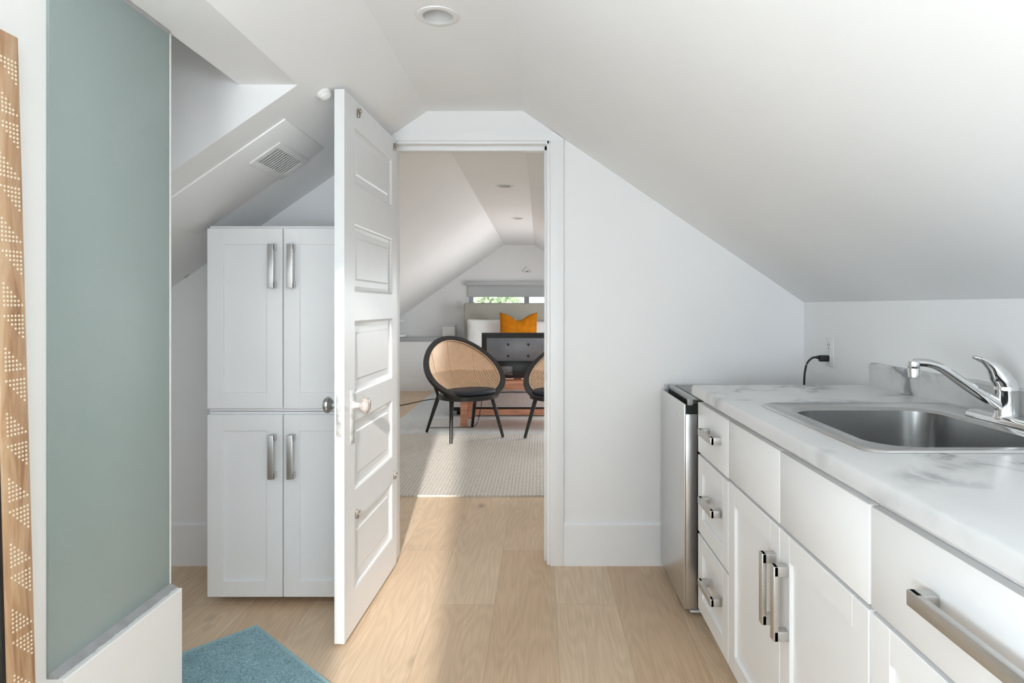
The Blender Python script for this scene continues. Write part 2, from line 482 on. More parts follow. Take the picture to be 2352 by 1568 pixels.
o = obj('strike_plate', bm, 'nickel'); tag(o, 'small metal strike plate on the right jamb of the doorway', 'strike plate')

# baseboards
def baseboard(name, x0, x1, y, label):
    b = B(); prism(b, [(y-.014, 0), (y, 0), (y, .203), (y-.006, .203), (y-.014, .192)], 'x', x0, x1)
    return struct(name, b, 'trim', label, 'baseboard', 35)
baseboard('baseboard_far', .113, KR, YF, 'tall white baseboard right of the doorway')
baseboard('baseboard_left', KL, -1.36, YF, 'white baseboard left of the tall white cabinets')

# ------------------------------------------------------------------ bedroom shell
bm = B(); box(bm, (-2.5, YB, 0), (-2.4, YE, 1.0)); struct('wall_bedroom_left', bm, 'wall')
bm = B(); box(bm, (1.6, YB, 0), (1.7, YE, 1.1)); struct('wall_bedroom_right', bm, 'wall')
bm = B(); box(bm, (-2.5, YE, 0), (1.7, YE+.1, 2.3)); we = struct('wall_end', bm, 'wall', 'white gable wall behind the bed', 'wall')
W = (-1.06, .70, .98, 1.56)
bm = B(); box(bm, (W[0], YE-.2, W[2]), (W[1], YE+.3, W[3])); cut(we, bm)
w1 = B()
for x0, x1 in ((W[0], W[0]+.06), (-.235, -.16), (W[1]-.06, W[1])): box(w1, (x0, YE+.02, W[2]), (x1, YE+.07, W[3]), .004)
box(w1, (W[0], YE+.02, W[3]-.06), (W[1], YE+.07, W[3]), .004); box(w1, (W[0], YE+.02, W[2]), (W[1], YE+.07, W[2]+.06), .004)
win = struct('window_1', w1, 'win_frame', 'grey framed window above the headboard', 'window', 35)
bm = B(); box(bm, (W[0], YE+.042, W[2]), (W[1], YE+.048, W[3])); obj('window_pane', bm, 'pane', win, 0)
# ledge left of the bed and its grey cap
bm = B(); box(bm, (-2.4, 9.12, 0), (-1.16, YE, .72)); struct('wall_ledge', bm, 'wall', 'low white ledge wall left of the bed', 'ledge')
bm = B(); box(bm, (-2.4, 9.16, .72), (-1.16, YE, .775), .004); box(bm, (-2.4, 9.115, .715), (-1.16, 9.16, .735), .003); struct('trim_2', bm, 'grey_trim', 'grey cap of the low ledge', 'ledge cap', 35)
b = B(); prism(b, [(9.106, 0), (9.12, 0), (9.12, .19), (9.112, .19), (9.106, .18)], 'x', -2.4, -1.16); struct('baseboard_bedroom', b, 'trim', 'white baseboard under the bedroom ledge', 'baseboard', 35)

# unseen windows behind the lens, made for the sun beam and the fill
def back_window(name, w, cols, rows, label):
    b = B(); x0, x1, z0, z1 = w; y0, y1 = YBK-.08, YBK-.02; t = .012
    box(b, (x0, y0, z0), (x0+t, y1, z1)); box(b, (x1-t, y0, z0), (x1, y1, z1)); box(b, (x0, y0, z0), (x1, y1, z0+t)); box(b, (x0, y0, z1-t), (x1, y1, z1))
    return struct(name, b, 'trim', label, 'window')
back_window('window_beam', SUNW, 1, 1, 'unseen tall narrow window shaped to the sun beam')  # unseen opening, sized to cast the sun patch
back_window('window_added', WIDE, 2, 2, 'unseen wide window added around the fill lamp')  # invented window that houses the fill lamp

# ------------------------------------------------------------------ panelled door, opened into the hall
DW, DT, DB_, DTOP = .712, .036, .015, 2.0
PAN = [(.157, .414), (.532, .793), (.895, 1.169), (1.277, 1.533), (1.68, 1.90)]
bm = B(); pu0, pu1 = .075, .600
box(bm, (.003, -DT, DB_), (pu0, 0, DTOP)); box(bm, (pu1, -DT, DB_), (DW, 0, DTOP))
zs = [DB_]+[z for p in PAN for z in p]+[DTOP]
for k in range(0, len(zs), 2): box(bm, (pu0, -DT, zs[k]), (pu1, 0, zs[k+1]))
for a, b in PAN:
    box(bm, (pu0, -.024, a), (pu1, -.012, b))
    for s in (0, 1):
        Y = lambda d: -d if s == 0 else -DT+d
        ring = lambda q, d: [(pu0+q, Y(d), a+q), (pu1-q, Y(d), a+q), (pu1-q, Y(d), b-q), (pu0+q, Y(d), b-q)]
        loft(bm, [ring(0, 0), ring(.006, .002), ring(.010, .009), ring(.022, .012)], False, False)
        loft(bm, [ring(.045, .012), ring(.052, .009)], False, True)
door = obj('door_1', bm, 'door', None, 20); door['kind'] = 'structure'
door.location = (-.675, 2.958, 0); door.rotation_euler = (0, 0, math.radians(-91.98))
tag(door, 'white five-panel bedroom door standing open into the hall', 'door')
KU, KZ = .634, .857
RX = Matrix.Rotation(math.radians(-90), 4, 'X')
for s in (1, -1):
    bm = B(); y0 = 0 if s == 1 else -DT
    lo, hi = sorted((y0, y0+s*.004))
    box(bm, (KU-.021, lo, .715), (KU+.021, hi, .915), .0018)
    lo, hi = sorted((y0+s*.004, y0+s*.006)); box(bm, (KU-.014, lo, .725), (KU+.014, hi, .905), .001)
    obj('escutcheon', bm, 'old_white', door)
    T = Matrix.Translation((KU, y0+s*.005, KZ)) @ (RX if s == 1 else Matrix.Rotation(math.radians(90), 4, 'X'))
    bm = B(); lathe(bm, [(.016, 0), (.016, .004), (.011, .010), (.0095, .020), (.012, .028)], 24, T)
    kn = obj('knob_stem', bm, 'old_white', door)
    bm = B(); lathe(bm, [(.012, .027), (.018, .031), (.029, .042), (.031, .048), (.029, .055), (.022, .061), (.010, .064), (.0, .0645)], 12, T, True, False)
    kb = obj('knob', bm, 'crystal' if s == 1 else 'steel', door, 18)
    kb['label'] = 'faceted crystal knob' if s == 1 else 'dark metal knob'
bm = B(); box(bm, (DW-.0005, -.029, .755), (DW+.0015, -.011, .905), .0005); box(bm, (DW+.001, -.026, .845), (DW+.006, -.015, .87), .002)
obj('latch_plate', bm, 'old_white', door)
bm = B()
for z in (.25, 1.75): lathe(bm, [(.006, z-.045), (.006, z+.045)], 12, Matrix.Translation((-.003, -.022, 0)))
obj('hinge', bm, 'trim', door)
def clip(name, u, z, flip=1):
    o = B(); box(o, (u-.007, 0, z-.015), (u+.007, .008, z+.012), .002); box(o, (u-.0065, .0079, z-.013), (u-.001, .011, z+.006), .001)
    lathe(o, [(.004, .0), (.004, .012), (.002, .014)], 10, Matrix.Translation((u+.002, 0, z+.014)) @ RX)
    tube(o, smooth_path([(u+.004, .010, z+.015), (u-.004+.014*flip, .012, z+.012), (u+.010*flip, .009, z+.004)], 5), .0011, 6)
    obj('mirror_clip', o, 'screw', door)
clip('a', .566, 1.957, -1); clip('b', .046, 1.961, -1); clip('c', .046, .438, -1); clip('d', .585, .436, -1)

# ------------------------------------------------------------------ cabinet building blocks
def Tfront(x, y, z): return (x, -y, z)        # local (u, out, v) on a face looking to -Y : world y = -out
def shaker(bm, u0, u1, v0, v1, face, t, rail, T):
    """T maps (u, out, v); front of the frame at out=0, back at out=-t"""
    be = .0015
    box(bm, (u0, -t, v0), (u0+rail, 0, v1), be, 1, T); box(bm, (u1-rail, -t, v0), (u1, 0, v1), be, 1, T)
    box(bm, (u0+rail-.001, -t, v0), (u1-rail+.001, 0, v0+rail), be, 1, T); box(bm, (u0+rail-.001, -t, v1-rail), (u1-rail+.001, 0, v1), be, 1, T)
    box(bm, (u0+rail-.002, -t, v0+rail-.002), (u1-rail+.002, -.009, v1-rail+.002), 0, 1, T)
def slabfront(bm, u0, u1, v0, v1, t, T): box(bm, (u0, -t, v0), (u1, 0, v1), .002, 2, T)
def pull(u, v, length, vertical, T, parent):
    bm = B(); w = .012; h = length/2; so = .036
    if vertical:
        box(bm, (u-w, so-.012, v-h), (u+w, so, v+h), .0015, 2, T)
        for s in (-1, 1):
            a, b = sorted((v+s*h, v+s*(h-.024))); box(bm, (u-w, -.001, a), (u+w, so-.002, b), .0015, 2, T)
    else:
        box(bm, (u-h, so-.012, v-w), (u+h, so, v+w), .0015, 2, T)
        for s in (-1, 1):
            a, b = sorted((u+s*h, u+s*(h-.024))); box(bm, (a, -.001, v-w), (b, so-.002, v+w), .0015, 2, T)
    return obj('handle', bm, 'nickel', parent)

# tall white cabinets left of the door (face toward -Y)
CX0, CX1, CY = -1.357, -.738, 2.56
CM = (CX0+CX1)/2
def tall(name, label, z0, z1, dz0, dz1, hz, plinth):
    r = thing(name, label, 'cabinet', ((CX0+CX1)/2, 2.76, z0 if not plinth else 0))
    ox, oy, oz = r.location
    T = lambda u, o, v: (u-ox, CY-o-oy, v-oz)
    bm = B(); box(bm, (CX0, CY+.0215, z0), (CX1, 2.95, z1), .0015, 1, lambda x, y, z: (x-ox, y-oy, z-oz))
    if plinth: box(bm, (CX0+.02, CY+.13, 0), (CX1-.02, 2.94, z0+.002), 0, 1, lambda x, y, z: (x-ox, y-oy, z-oz))
    obj('body', bm, 'cab', r)
    for a, b, hx in ((CX0, CM-.002, CM-.037), (CM+.002, CX1, CM+.040)):
        bm = B(); shaker(bm, a, b, dz0, dz1, 0, .02, .066, T)
        d = obj('door', bm, 'cab', r)
        pull(hx, hz, .178, True, T, d)
    return r
tall('tall_cabinet', 'white two-door shaker cabinet standing on the floor behind the open door', .034, .790, .038, .781, .615, True)
tall('upper_cabinet', 'white two-door shaker cabinet stacked on top of the floor cabinet', .792, 1.553, .806, 1.541, 1.386, False)

# ------------------------------------------------------------------ base cabinets (face toward -X)
FX = .590
def base_unit(label, y0, y1, fronts):
    r = thing('base_cabinet', label, 'cabinet', (.9, (y0+y1)/2, 0))
    ox, oy, oz = r.location
    Tw = lambda x, y, z: (x-ox, y-oy, z-oz)
    T = lambda u, o, v: (FX-o-ox, u-oy, v-oz)
    bm = B(); box(bm, (FX+.0215, y0+.001, .10), (1.235, y1-.001, .128), 0, 1, Tw)
    # carcass as panels so the sink bowl has room
    box(bm, (FX+.0215, y0+.001, .128), (1.235, y0+.017, .885), 0, 1, Tw); box(bm, (FX+.0215, y1-.017, .128), (1.235, y1-.001, .885), 0, 1, Tw)
    box(bm, (FX+.0215, y0+.017, .128), (FX+.038, y1-.017, .885), 0, 1, Tw)
    box(bm, (1.222, y0+.017, .128), (1.235, y1-.017, .885), 0, 1, Tw)
    obj('body', bm, 'cab', r)
    bm = B(); box(bm, (FX+.075, y0+.001, 0), (1.20, y1-.001, .10), 0, 1, Tw); obj('toe_kick', bm, 'cab', r)
    for kind, style, a, b, z0, z1, hu, hv, hl, vert in fronts:
        bm = B()
        if style == 'slab': slabfront(bm, a, b, z0, z1, .02, T)
        else: shaker(bm, a, b, z0, z1, 0, .02, .060, T)
        f = obj(kind, bm, 'cab', r)
        if hl: pull(hu, hv, hl, vert, T, f)
    return r
base_unit('white three-drawer base cabinet beside the small fridge', 1.967, 2.345, [
    ('drawer', 'slab', 1.969, 2.343, .682, .866, 2.123, .783, .165, False),
    ('drawer', 'shaker', 1.969, 2.343, .388, .672, 2.123, .545, .165, False),
    ('drawer', 'shaker', 1.969, 2.343, .100, .378, 2.123, .257, .165, False)])
base_unit('white two-door base cabinet under the sink', 1.123, 1.967, [
    ('false_front', 'slab', 1.547, 1.963, .686, .866, 0, 0, 0, False), ('false_front', 'slab', 1.127, 1.543, .686, .866, 0, 0, 0, False),
    ('door', 'shaker', 1.547, 1.963, .100, .676, 1.578, .515, .178, True), ('door', 'shaker', 1.127, 1.543, .100, .676, 1.500, .515, .178, True)])
base_unit('white base cabinet nearest the camera with a wide handled drawer', .40, 1.123, [
    ('drawer', 'slab', .404, 1.119, .686, .866, .78, .782, .34, False), ('door', 'shaker', .764, 1.119, .100, .676, .80, .515, .178, True), ('door', 'shaker', .404, .760, .100, .676, .724, .515, .178, True)])

# ------------------------------------------------------------------ worktop, sink, tap
CT = .929
ct = thing('countertop', 'white marble-patterned worktop over the base cabinets', 'countertop', (.9, 1.37, .887))
Tc = lambda x, y, z: (x-.9, y-1.37, z-.887)
bm = B(); x0 = .568; prof = [(x0+.006, CT-.040), (x0, CT-.034), (x0, CT-.010), (x0+.003, CT-.003), (x0+.010, CT), (1.2495, CT), (1.2495, CT-.030), (x0+.05, CT-.030), (x0+.045, CT-.040)]
prism(bm, [(x-.9, z-.887) for x, z in prof], 'y', .38-1.37, 2.348-1.37)
slabo = obj('slab', bm, 'marble', ct, 30)
SX0, SX1, SY0, SY1 = .653, 1.213, 1.250, 1.884
bm = B(); box(bm, Tc(SX0+.022, SY0+.022, CT-.1), Tc(SX1-.022, SY1-.022, CT+.1)); cut(slabo, bm)
bm = B(); prism(bm, [(1.230-.9, CT-.887-.0005), (1.2495-.9, CT-.887-.0005), (1.2495-.9, 1.012-.887), (1.236-.9, 1.012-.887), (1.230-.9, 1.006-.887)], 'y', .38-1.37, 2.348-1.37)
obj('backsplash', bm, 'marble', ct, 30)

def rrect(x0, x1, y0, y1, r, z, n=8):
    pts = []
    for cx, cy, a0 in ((x1-r, y1-r, 0), (x0+r, y1-r, 90), (x0+r, y0+r, 180), (x1-r, y0+r, 270)):
        for k in range(n+1):
            a = math.radians(a0+90*k/n); pts.append((cx+r*math.cos(a), cy+r*math.sin(a), z))
    return pts
sk = thing('kitchen_sink', 'stainless steel single-bowl sink set into the marble worktop', 'sink', ((SX0+SX1)/2, (SY0+SY1)/2, CT))
sx, sy, sz = sk.location
rr = lambda x0, x1, y0, y1, r, z: [(x-sx, y-sy, zz-sz) for x, y, zz in rrect(x0, x1, y0, y1, r, z)]
bx0, bx1, by0, by1 = .712, 1.108, 1.305, 1.805
bm = B()
loft(bm, [rr(SX0, SX1, SY0, SY1, .045, CT+.0005), rr(SX0+.002, SX1-.002, SY0+.002, SY1-.002, .045, CT+.0045), rr(SX0+.010, SX1-.010, SY0+.010, SY1-.010, .042, CT+.006), rr(SX0+.016, SX1-.016, SY0+.016, SY1-.016, .04, CT+.0035),
          rr(bx0-.016, bx1+.016, by0-.016, by1+.016, .095, CT+.003), rr(bx0-.006, bx1+.006, by0-.006, by1+.006, .088, CT+.001), rr(bx0, bx1, by0, by1, .085, CT-.006)], False, False)
obj('rim', bm, 'steel_rim', sk, 50)
bm = B()
loft(bm, [rr(bx0, bx1, by0, by1, .085, CT-.006), rr(bx0+.004, bx1-.004, by0+.004, by1-.004, .082, CT-.11), rr(bx0+.010, bx1-.010, by0+.010, by1-.010, .078, CT-.145), rr(bx0+.03, bx1-.03, by0+.03, by1-.03, .065, CT-.163), rr(bx0+.17, bx1-.17, by0+.2, by1-.2, .028, CT-.168)], False, True)
obj('bowl', bm, 'steel_dark', sk, 50)
bm = B(); lathe(bm, [(.042, 0), (.042, .003), (.034, .004), (.030, -.002), (.0, -.003)], 28, Matrix.Translation((.91-sx, 1.555-sy, CT-.168-sz)), True, False); obj('drain', bm, 'chrome', sk)

FXc, FYc, FZc = 1.158, 1.560, CT+.004
fa = thing('kitchen_tap', 'chrome single-lever tap on the back deck of the sink', 'tap', (FXc, FYc, FZc))
bm = B()
def lens(w, l, z, n=28): return [(w*math.cos(2*math.pi*k/n)*(1 if abs(math.cos(2*math.pi*k/n)) < .6 else 1), l*math.sin(2*math.pi*k/n), z) for k in range(n)]
def stad(w, l, z, n=10):
    p = []
    for cy, a0 in ((l-w, 0), (-(l-w), 180)):
        for k in range(n+1):
            a = math.radians(a0+180*k/n); p.append((w*math.cos(a), cy+w*math.sin(a), z))
    return p
loft(bm, [stad(.028, .130, 0), stad(.028, .130, .006), stad(.025, .126, .012), stad(.020, .115, .017), stad(.012, .10, .019)])
obj('deck_plate', bm, 'chrome', fa)
bm = B(); lathe(bm, [(.030, .012), (.027, .018), (.0255, .024), (.0255, .078), (.0265, .080), (.0265, .084), (.0255, .086), (.0255, .092)], 40); obj('body', bm, 'chrome', fa)
bm = B()
sp = smooth_path([(-.012, 0, .040), (-.055, 0, .066), (-.110, 0, .102), (-.160, 0, .136), (-.192, 0, .1475), (-.218, 0, .150), (-.226, 0, .149)], 8)
tube(bm, sp, [.0155-.0055*min(1, i/30) for i in range(len(sp))], 20)
lathe(bm, [(.0125, .152), (.0135, .148), (.0135, .137), (.0128, .136), (.0128, .134), (.0133, .133), (.0120, .113), (.010, .112)], 28, Matrix.Translation((-.229, 0, 0)))
obj('spout', bm, 'chrome', fa, 50)
bm = B(); loops = []
for cx, cz, w, d, tx in ((0, .090, .0255, .0255, 0), (-.004, .100, .0252, .0258, .05), (-.012, .112, .0240, .0240, .30), (-.022, .126, .020, .0190, .55), (-.034, .140, .016, .0130, .78), (-.051, .152, .013, .008, 1.0), (-.066, .159, .013, .0065, 1.15), (-.077, .1625, .010, .005, 1.2), (-.083, .164, .004, .002, 1.2)):
    ax = Vector((math.cos(tx), 0, math.sin(tx)*1.0)); ay = Vector((0, 1, 0))
    loops.append([Vector((cx, 0, cz))+ax*d*math.cos(2*math.pi*k/28)+ay*w*math.sin(2*math.pi*k/28) for k in range(28)])
loft(bm, loops)
lv = obj('lever', bm, 'chrome', fa, 60)
bm = B(); lathe(bm, [(.0045, 0), (.0045, .002), (.003, .003)], 14, Matrix.Translation((-.0295, -.012, .108)) @ Matrix.Rotation(math.radians(-75), 4, 'Y') @ Matrix.Rotation(math.radians(18), 4, 'X')); obj('set_screw', bm, 'black', lv)

# outlet with the fridge plug
OY, OZ = 2.70, 1.027
out = thing('wall_outlet', 'white double outlet on the knee wall behind the worktop', 'outlet', (KR, OY, OZ))
bm = B(); box(bm, (-.006, -.036, -.062), (-.0005, .036, .062), .002); obj('cover_plate', bm, 'white_plastic', out)
for k, dz in enumerate((.027, -.027)):
    bm = B(); box(bm, (-.008, -.017, dz-.018), (-.0055, .017, dz+.018), .004); so = obj('socket', bm, 'white_plastic', out)
    bm = B(); box(bm, (-.0085, -.008, dz-.002), (-.0078, -.005, dz+.009)); box(bm, (-.0085, .005, dz-.002), (-.0078, .008, dz+.009)); box(bm, (-.0085, -.0025, dz-.013), (-.0078, .0025, dz-.008)); obj('slot', bm, 'slot', so)
bm = B(); box(bm, (-.0075, -.0025, -.0025), (-.0055, .0025, .0025), .001); obj('screw', bm, 'screw', out)
pc = thing('power_cord', 'black power cord with plug in the lower socket above the fridge', 'power cord', (KR-.009, OY, OZ-.027))
bm = B(); box(bm, (-.040, -.013, -.014), (-.0005, .013, .013), .005, 3); box(bm, (-.052, -.007, -.003), (-.038, .007, .011), .003); obj('plug', bm, 'cord', pc)
bm = B(); tube(bm, smooth_path([(-.048, 0, .004), (-.068, .004, .001), (-.088, .008, -.022), (-.097, .01, -.06), (-.100, .01, -.105), (-.098, .01, -.140)], 8), .0045, 12); obj('cable', bm, 'cord', pc)

# ------------------------------------------------------------------ small fridge
fr = thing('mini_fridge', 'small stainless steel fridge between the drawers and the far wall', 'fridge', (.9, 2.695, 0))
f0, f1 = 2.462-2.695, 2.928-2.695
fx = lambda x: x-.9
bm = B(); box(bm, (fx(.628), f0+.004, .03), (fx(1.150), f1-.004, .846), .004); obj('body', bm, 'black', fr)
bm = B(); box(bm, (fx(.630), f0, .846), (fx(1.150), f1, .858), .003); obj('top_panel', bm, 'grey_top', fr)
bm = B(); box(bm, (fx(.565), f0, .036), (fx(.5745), f1, .838), .003, 3); box(bm, (fx(.572), f0, .036), (fx(.618), f1, .800), .002, 2)
dr = obj('door', bm, 'fridge', fr)
bm = B(); box(bm, (fx(.5746), f0+.012, .8), (fx(.618), f1-.012, .815)); box(bm, (fx(.5746), f0, .8), (fx(.618), f0+.0115, .835)); box(bm, (fx(.600), f0+.002, .8), (fx(.626), f1-.002, .842)); obj('grip_recess', bm, 'black', dr)
bm = B(); box(bm, (fx(.598), f0, .842), (fx(.620), f1, .8605), .003); box(bm, (fx(.580), f0+.0005, .832), (fx(.600), f0+.012, .8605), .003); box(bm, (fx(.580), f1-.012, .815), (fx(.600), f1, .8605), .003); obj('grip_rail', bm, 'grey_plastic', dr)
bm = B(); box(bm, (fx(.5645), 2.53-2.695, .772), (fx(.5652), 2.562-2.695, .787), .0003); obj('badge', bm, 'white_plastic', dr)
bm = B(); box(bm, (fx(.600), f0-.018, .846), (fx(.64), f0+.02, .857), .003); obj('hinge', bm, 'black', fr)
for y in (f0+.05, f1-.05):
    for x in (.66, 1.10):
        bm = B(); lathe(bm, [(.016, 0), (.018, .004), (.012, .031)], 16, Matrix.Translation((fx(x), y, 0))); obj('foot', bm, 'white_plastic' if x < 1 else 'black', fr)
bm = B(); box(bm, (fx(.592), f0+.005, .020), (fx(.650), f0+.035, .027), .001); obj('hinge_bracket', bm, 'white_plastic', fr)

# ------------------------------------------------------------------ shower glass, mirror
gl = thing('shower_glass_panel', 'frosted green glass panel standing on the low white wall', 'glass panel', (-1.0, 1.48, .466))
bm = B(); box(bm, (-.005, 1.2725-1.48, .006), (.005, 1.687-1.48, 1.9585-.466), .0008); obj('pane', bm, 'frost', gl)
bm = B(); box(bm, (-.008, 1.6872-1.48, .004), (.006, 1.694-1.48, 1.9585-.466), .001); obj('edge_strip', bm, 'lamp_white', gl)
bm = B(); random.seed(3)
n = 46; lo, hi = [], []
rows = []
for k in range(n+1):
    y = -.2075+.4195*k/n; w = .020+.004*noise.noise((k*.5, 0, 1)); h = .007+.0025*noise.noise((k*.6, 3, 1))
    rows.append([(.004, y, .0002), (.004+w, y, .0002), (.004+w*.75, y, h*.45), (.0052, y, h+.004)])
loft(bm, rows, True, True)
obj('sealant', bm, 'caulk', gl)['label'] = 'grey silicone bead'
bm = B(); rows = []
for k in range(n+1):
    y = -.2075+.4145*k/n; w = .005+.003*noise.noise((k*.7, 5, 1))
    rows.append([(.0045, y, 1.4925), (.0045+w, y, 1.4925), (.0052, y, 1.4925-w-.003)])
loft(bm, rows, True, True)
obj('sealant', bm, 'caulk', gl)['label'] = 'grey silicone bead'

mr = thing('leaning_mirror', 'tall mirror in a dot-inlaid wooden frame leaning on the left wall', 'mirror', (-.9245, .90, 0), (0, -.0276, 0))
my0, my1 = .60-.90, 1.1706-.90; mt = 1.7225
bm = B()
fw = .060
for lo_, hi_ in (((-.020, my1-fw, .004), (0, my1, mt)), ((-.020, my0, .004), (0, my0+fw, mt)), ((-.020, my0+fw, mt-fw), (0, my1-fw, mt)), ((-.020, my0+fw, .004), (0, my1-fw, .004+fw))): box(bm, lo_, hi_, .0025)
obj('frame', bm, 'frame_wood', mr)
bm = B(); box(bm, (-.016, my0+fw-.004, fw), (-.012, my1-fw+.004, mt-fw+.002)); obj('mirror_pane', bm, 'mirror', mr, 0)
bm = B(); box(bm, (-.0119, my1-fw-.007, fw), (-.004, my1-fw-.0002, mt-fw)); obj('dark_gap_strip', bm, 'black', mr)  # black strip added to stand in for the dark gap beside the mirror
bm = B()
sp_ = .0078; zc = .05; k = 0
while zc < mt-.06:
    for r in range(6):
        cols = range(0, 6-r) if k % 2 == 0 else range(5-r, 6)
        for c in cols:
            u = (c-2.5)*sp_
            for ystrip in ((my1-fw/2+.002), (my0+fw/2)):
                lathe(bm, [(.0024, .0), (.0021, .0006)], 6, Matrix.Translation((0, ystrip-u, mt-zc-r*sp_)) @ Matrix.Rotation(math.radians(90), 4, 'Y'), False, True)
    zc += .0585; k += 1
obj('dot_inlay', bm, 'dot', mr, 0)['label'] = 'pale dots set in triangles'

# ------------------------------------------------------------------ vent, detector, hook, recessed lights
e1 = Vector((-1, 0, -SL)).normalized(); e2 = Vector((0, 1, 0)); en = e1.cross(e2)
def slope_matrix(x, y):
    m = Matrix((e1, e2, en)).transposed().to_4x4(); m.translation = Vector((x, y, zl(x))); return m
K = math.hypot(1, SL)
# raised panel patch on the slope around the vent
pm = slope_matrix(-.907, 2.23)
bm = B(); box(bm, (0, 0, -.01), (.523*K, .40, .006), .002); bm.transform(pm)
struct('trim_3', bm, 'ceiling', 'raised white access panel on the left slope', 'ceiling panel', 30)
vt = thing('ceiling_vent', 'square white louvred vent on the raised panel of the left slope', 'vent')
vt.matrix_world = slope_matrix(-1.033, 2.49) @ Matrix.Translation((0, 0, .0062))
vw, vl = .070, .145
iw, il = .045, .112
bm = B()
for lo_, hi_ in (((-vw, -vl, 0), (-iw, vl, .006)), ((iw, -vl, 0), (vw, vl, .006)), ((-iw, -vl, 0), (iw, -il, .006)), ((-iw, il, 0), (iw, vl, .006))): box(bm, lo_, hi_, .0012)
obj('frame', bm, 'white_plastic', vt)
bm = B(); box(bm, (-iw, -il, .0002), (iw, il, .0008)); obj('backing', bm, 'vent_dark', vt, 0)
for k in range(12):
    bm = B(); y = -il+.0095+k*(2*il/12)
    box(bm, (-iw, -.0012, -.0045), (iw, .0012, .0045), 0, 1, Matrix.Translation((0, y, .0052)) @ Matrix.Rotation(math.radians(40), 4, 'X'))
    obj('louvre', bm, 'white_plastic', vt)
sd = thing('ceiling_sensor', 'small round white sensor on the left slope beside the open door', 'sensor')
sd.matrix_world = slope_matrix(-.772, 2.235)
bm = B(); lathe(bm, [(.027, .0005), (.027, .006), (.025, .012)], 32); obj('base', bm, 'white_plastic', sd)
bm = B(); lathe(bm, [(.022, .012), (.020, .020), (.012, .026), (.004, .028)], 32); obj('cap', bm, 'white_plastic', sd)
hk = thing('wall_hook', 'tiny white wire hook on the wall left of the tall cabinets', 'hook', (-1.667, YF, 1.378))
bm = B(); lathe(bm, [(.010, .0005), (.010, .004), (.006, .006)], 18, Matrix.Rotation(math.radians(90), 4, 'X')); obj('base', bm, 'white_plastic', hk)
bm = B(); tube(bm, smooth_path([(-.016, -.008, -.014), (-.018, -.012, .002), (-.002, -.014, .016), (.014, -.012, .018), (.016, -.010, .002), (.0, -.012, -.016), (-.014, -.010, -.018)], 5), .0016, 8); obj('wire', bm, 'screw', hk)

def downlight(x, y, label):
    r = thing('recessed_light', label, 'ceiling light', (x, y, ZF), group='recessed ceiling lights')
    bm = B(); lathe(bm, [(.0685, -.0006), (.067, -.004), (.056, -.006), (.0475, -.004), (.0465, 0), (.0465, -.0006)], 44, None, False, False); obj('trim_ring', bm, 'lamp_white', r, 50)
    bm = B(); lathe(bm, [(.0470, -.003), (.040, .045), (.036, .06)], 44, None, False, False); obj('baffle', bm, 'baffle', r, 50)
    bm = B(); lathe(bm, [(.0, .030), (.018, .031), (.030, .036), (.036, .046), (.0355, .06)], 32, None, False, True); obj('bulb', bm, 'lamp_white', r, 50)
    bm = B(); lathe(bm, [(.0005, .0285), (.006, .0288), (.006, .0305)], 12, None, True, True); obj('lens', bm, 'chrome', r)
    return r
downlight(*LIGHTS[0], 'white recessed ceiling light in the hall above the counter')
downlight(*LIGHTS[1], 'white recessed ceiling light in the bedroom just past the doorway')
downlight(*LIGHTS[2], 'white recessed ceiling light deeper in the bedroom above the television')

# ------------------------------------------------------------------ bath mat and rugs
bt = thing('bath_mat', 'blue terry bath mat lying on the oak floor by the low white wall', 'bath mat', (-1.083, 2.403, .0005), (0, 0, math.atan2(-.676, .737)))
ML, MW = .80, .47
def mat_bm(u0, u1, v0, v1, nu, nv, h, amp, sd):
    b = B(); random.seed(sd)
    g = [[b.verts.new((u0+(u1-u0)*i/nu, -(v0+(v1-v0)*j/nv), h+amp*random.random()+.0012*noise.noise((i*.13, j*.13, 2)))) for j in range(nv+1)] for i in range(nu+1)]
    for i in range(nu):
        for j in range(nv): b.faces.new((g[i][j], g[i][j+1], g[i+1][j+1], g[i+1][j]))
    edge = [g[i][0] for i in range(nu+1)]+[g[nu][j] for j in range(1, nv+1)]+[g[i][nv] for i in range(nu-1, -1, -1)]+[g[0][j] for j in range(nv-1, 0, -1)]
    low = [b.verts.new((v.co.x, v.co.y, 0)) for v in edge]
    for k in range(len(edge)):
        q = (k+1) % len(edge); b.faces.new((edge[k], edge[q], low[q], low[k]))
    b.faces.new(low[::-1])
    return b
obj('pile', mat_bm(.024, ML-.024, .016, MW-.016, 260, 150, .0065, .0042, 5), 'terry', bt, 60)
bm = B()
for lo_, hi_ in (((0, -MW, 0), (.022, 0, .006)), ((ML-.022, -MW, 0), (ML, 0, .006)), ((.0225, -.015, 0), (ML-.0225, 0, .006)), ((.0225, -MW, 0), (ML-.0225, -MW+.015, .006))): box(bm, lo_, hi_, .0025)
obj('hem', bm, 'terry_hem', bt)

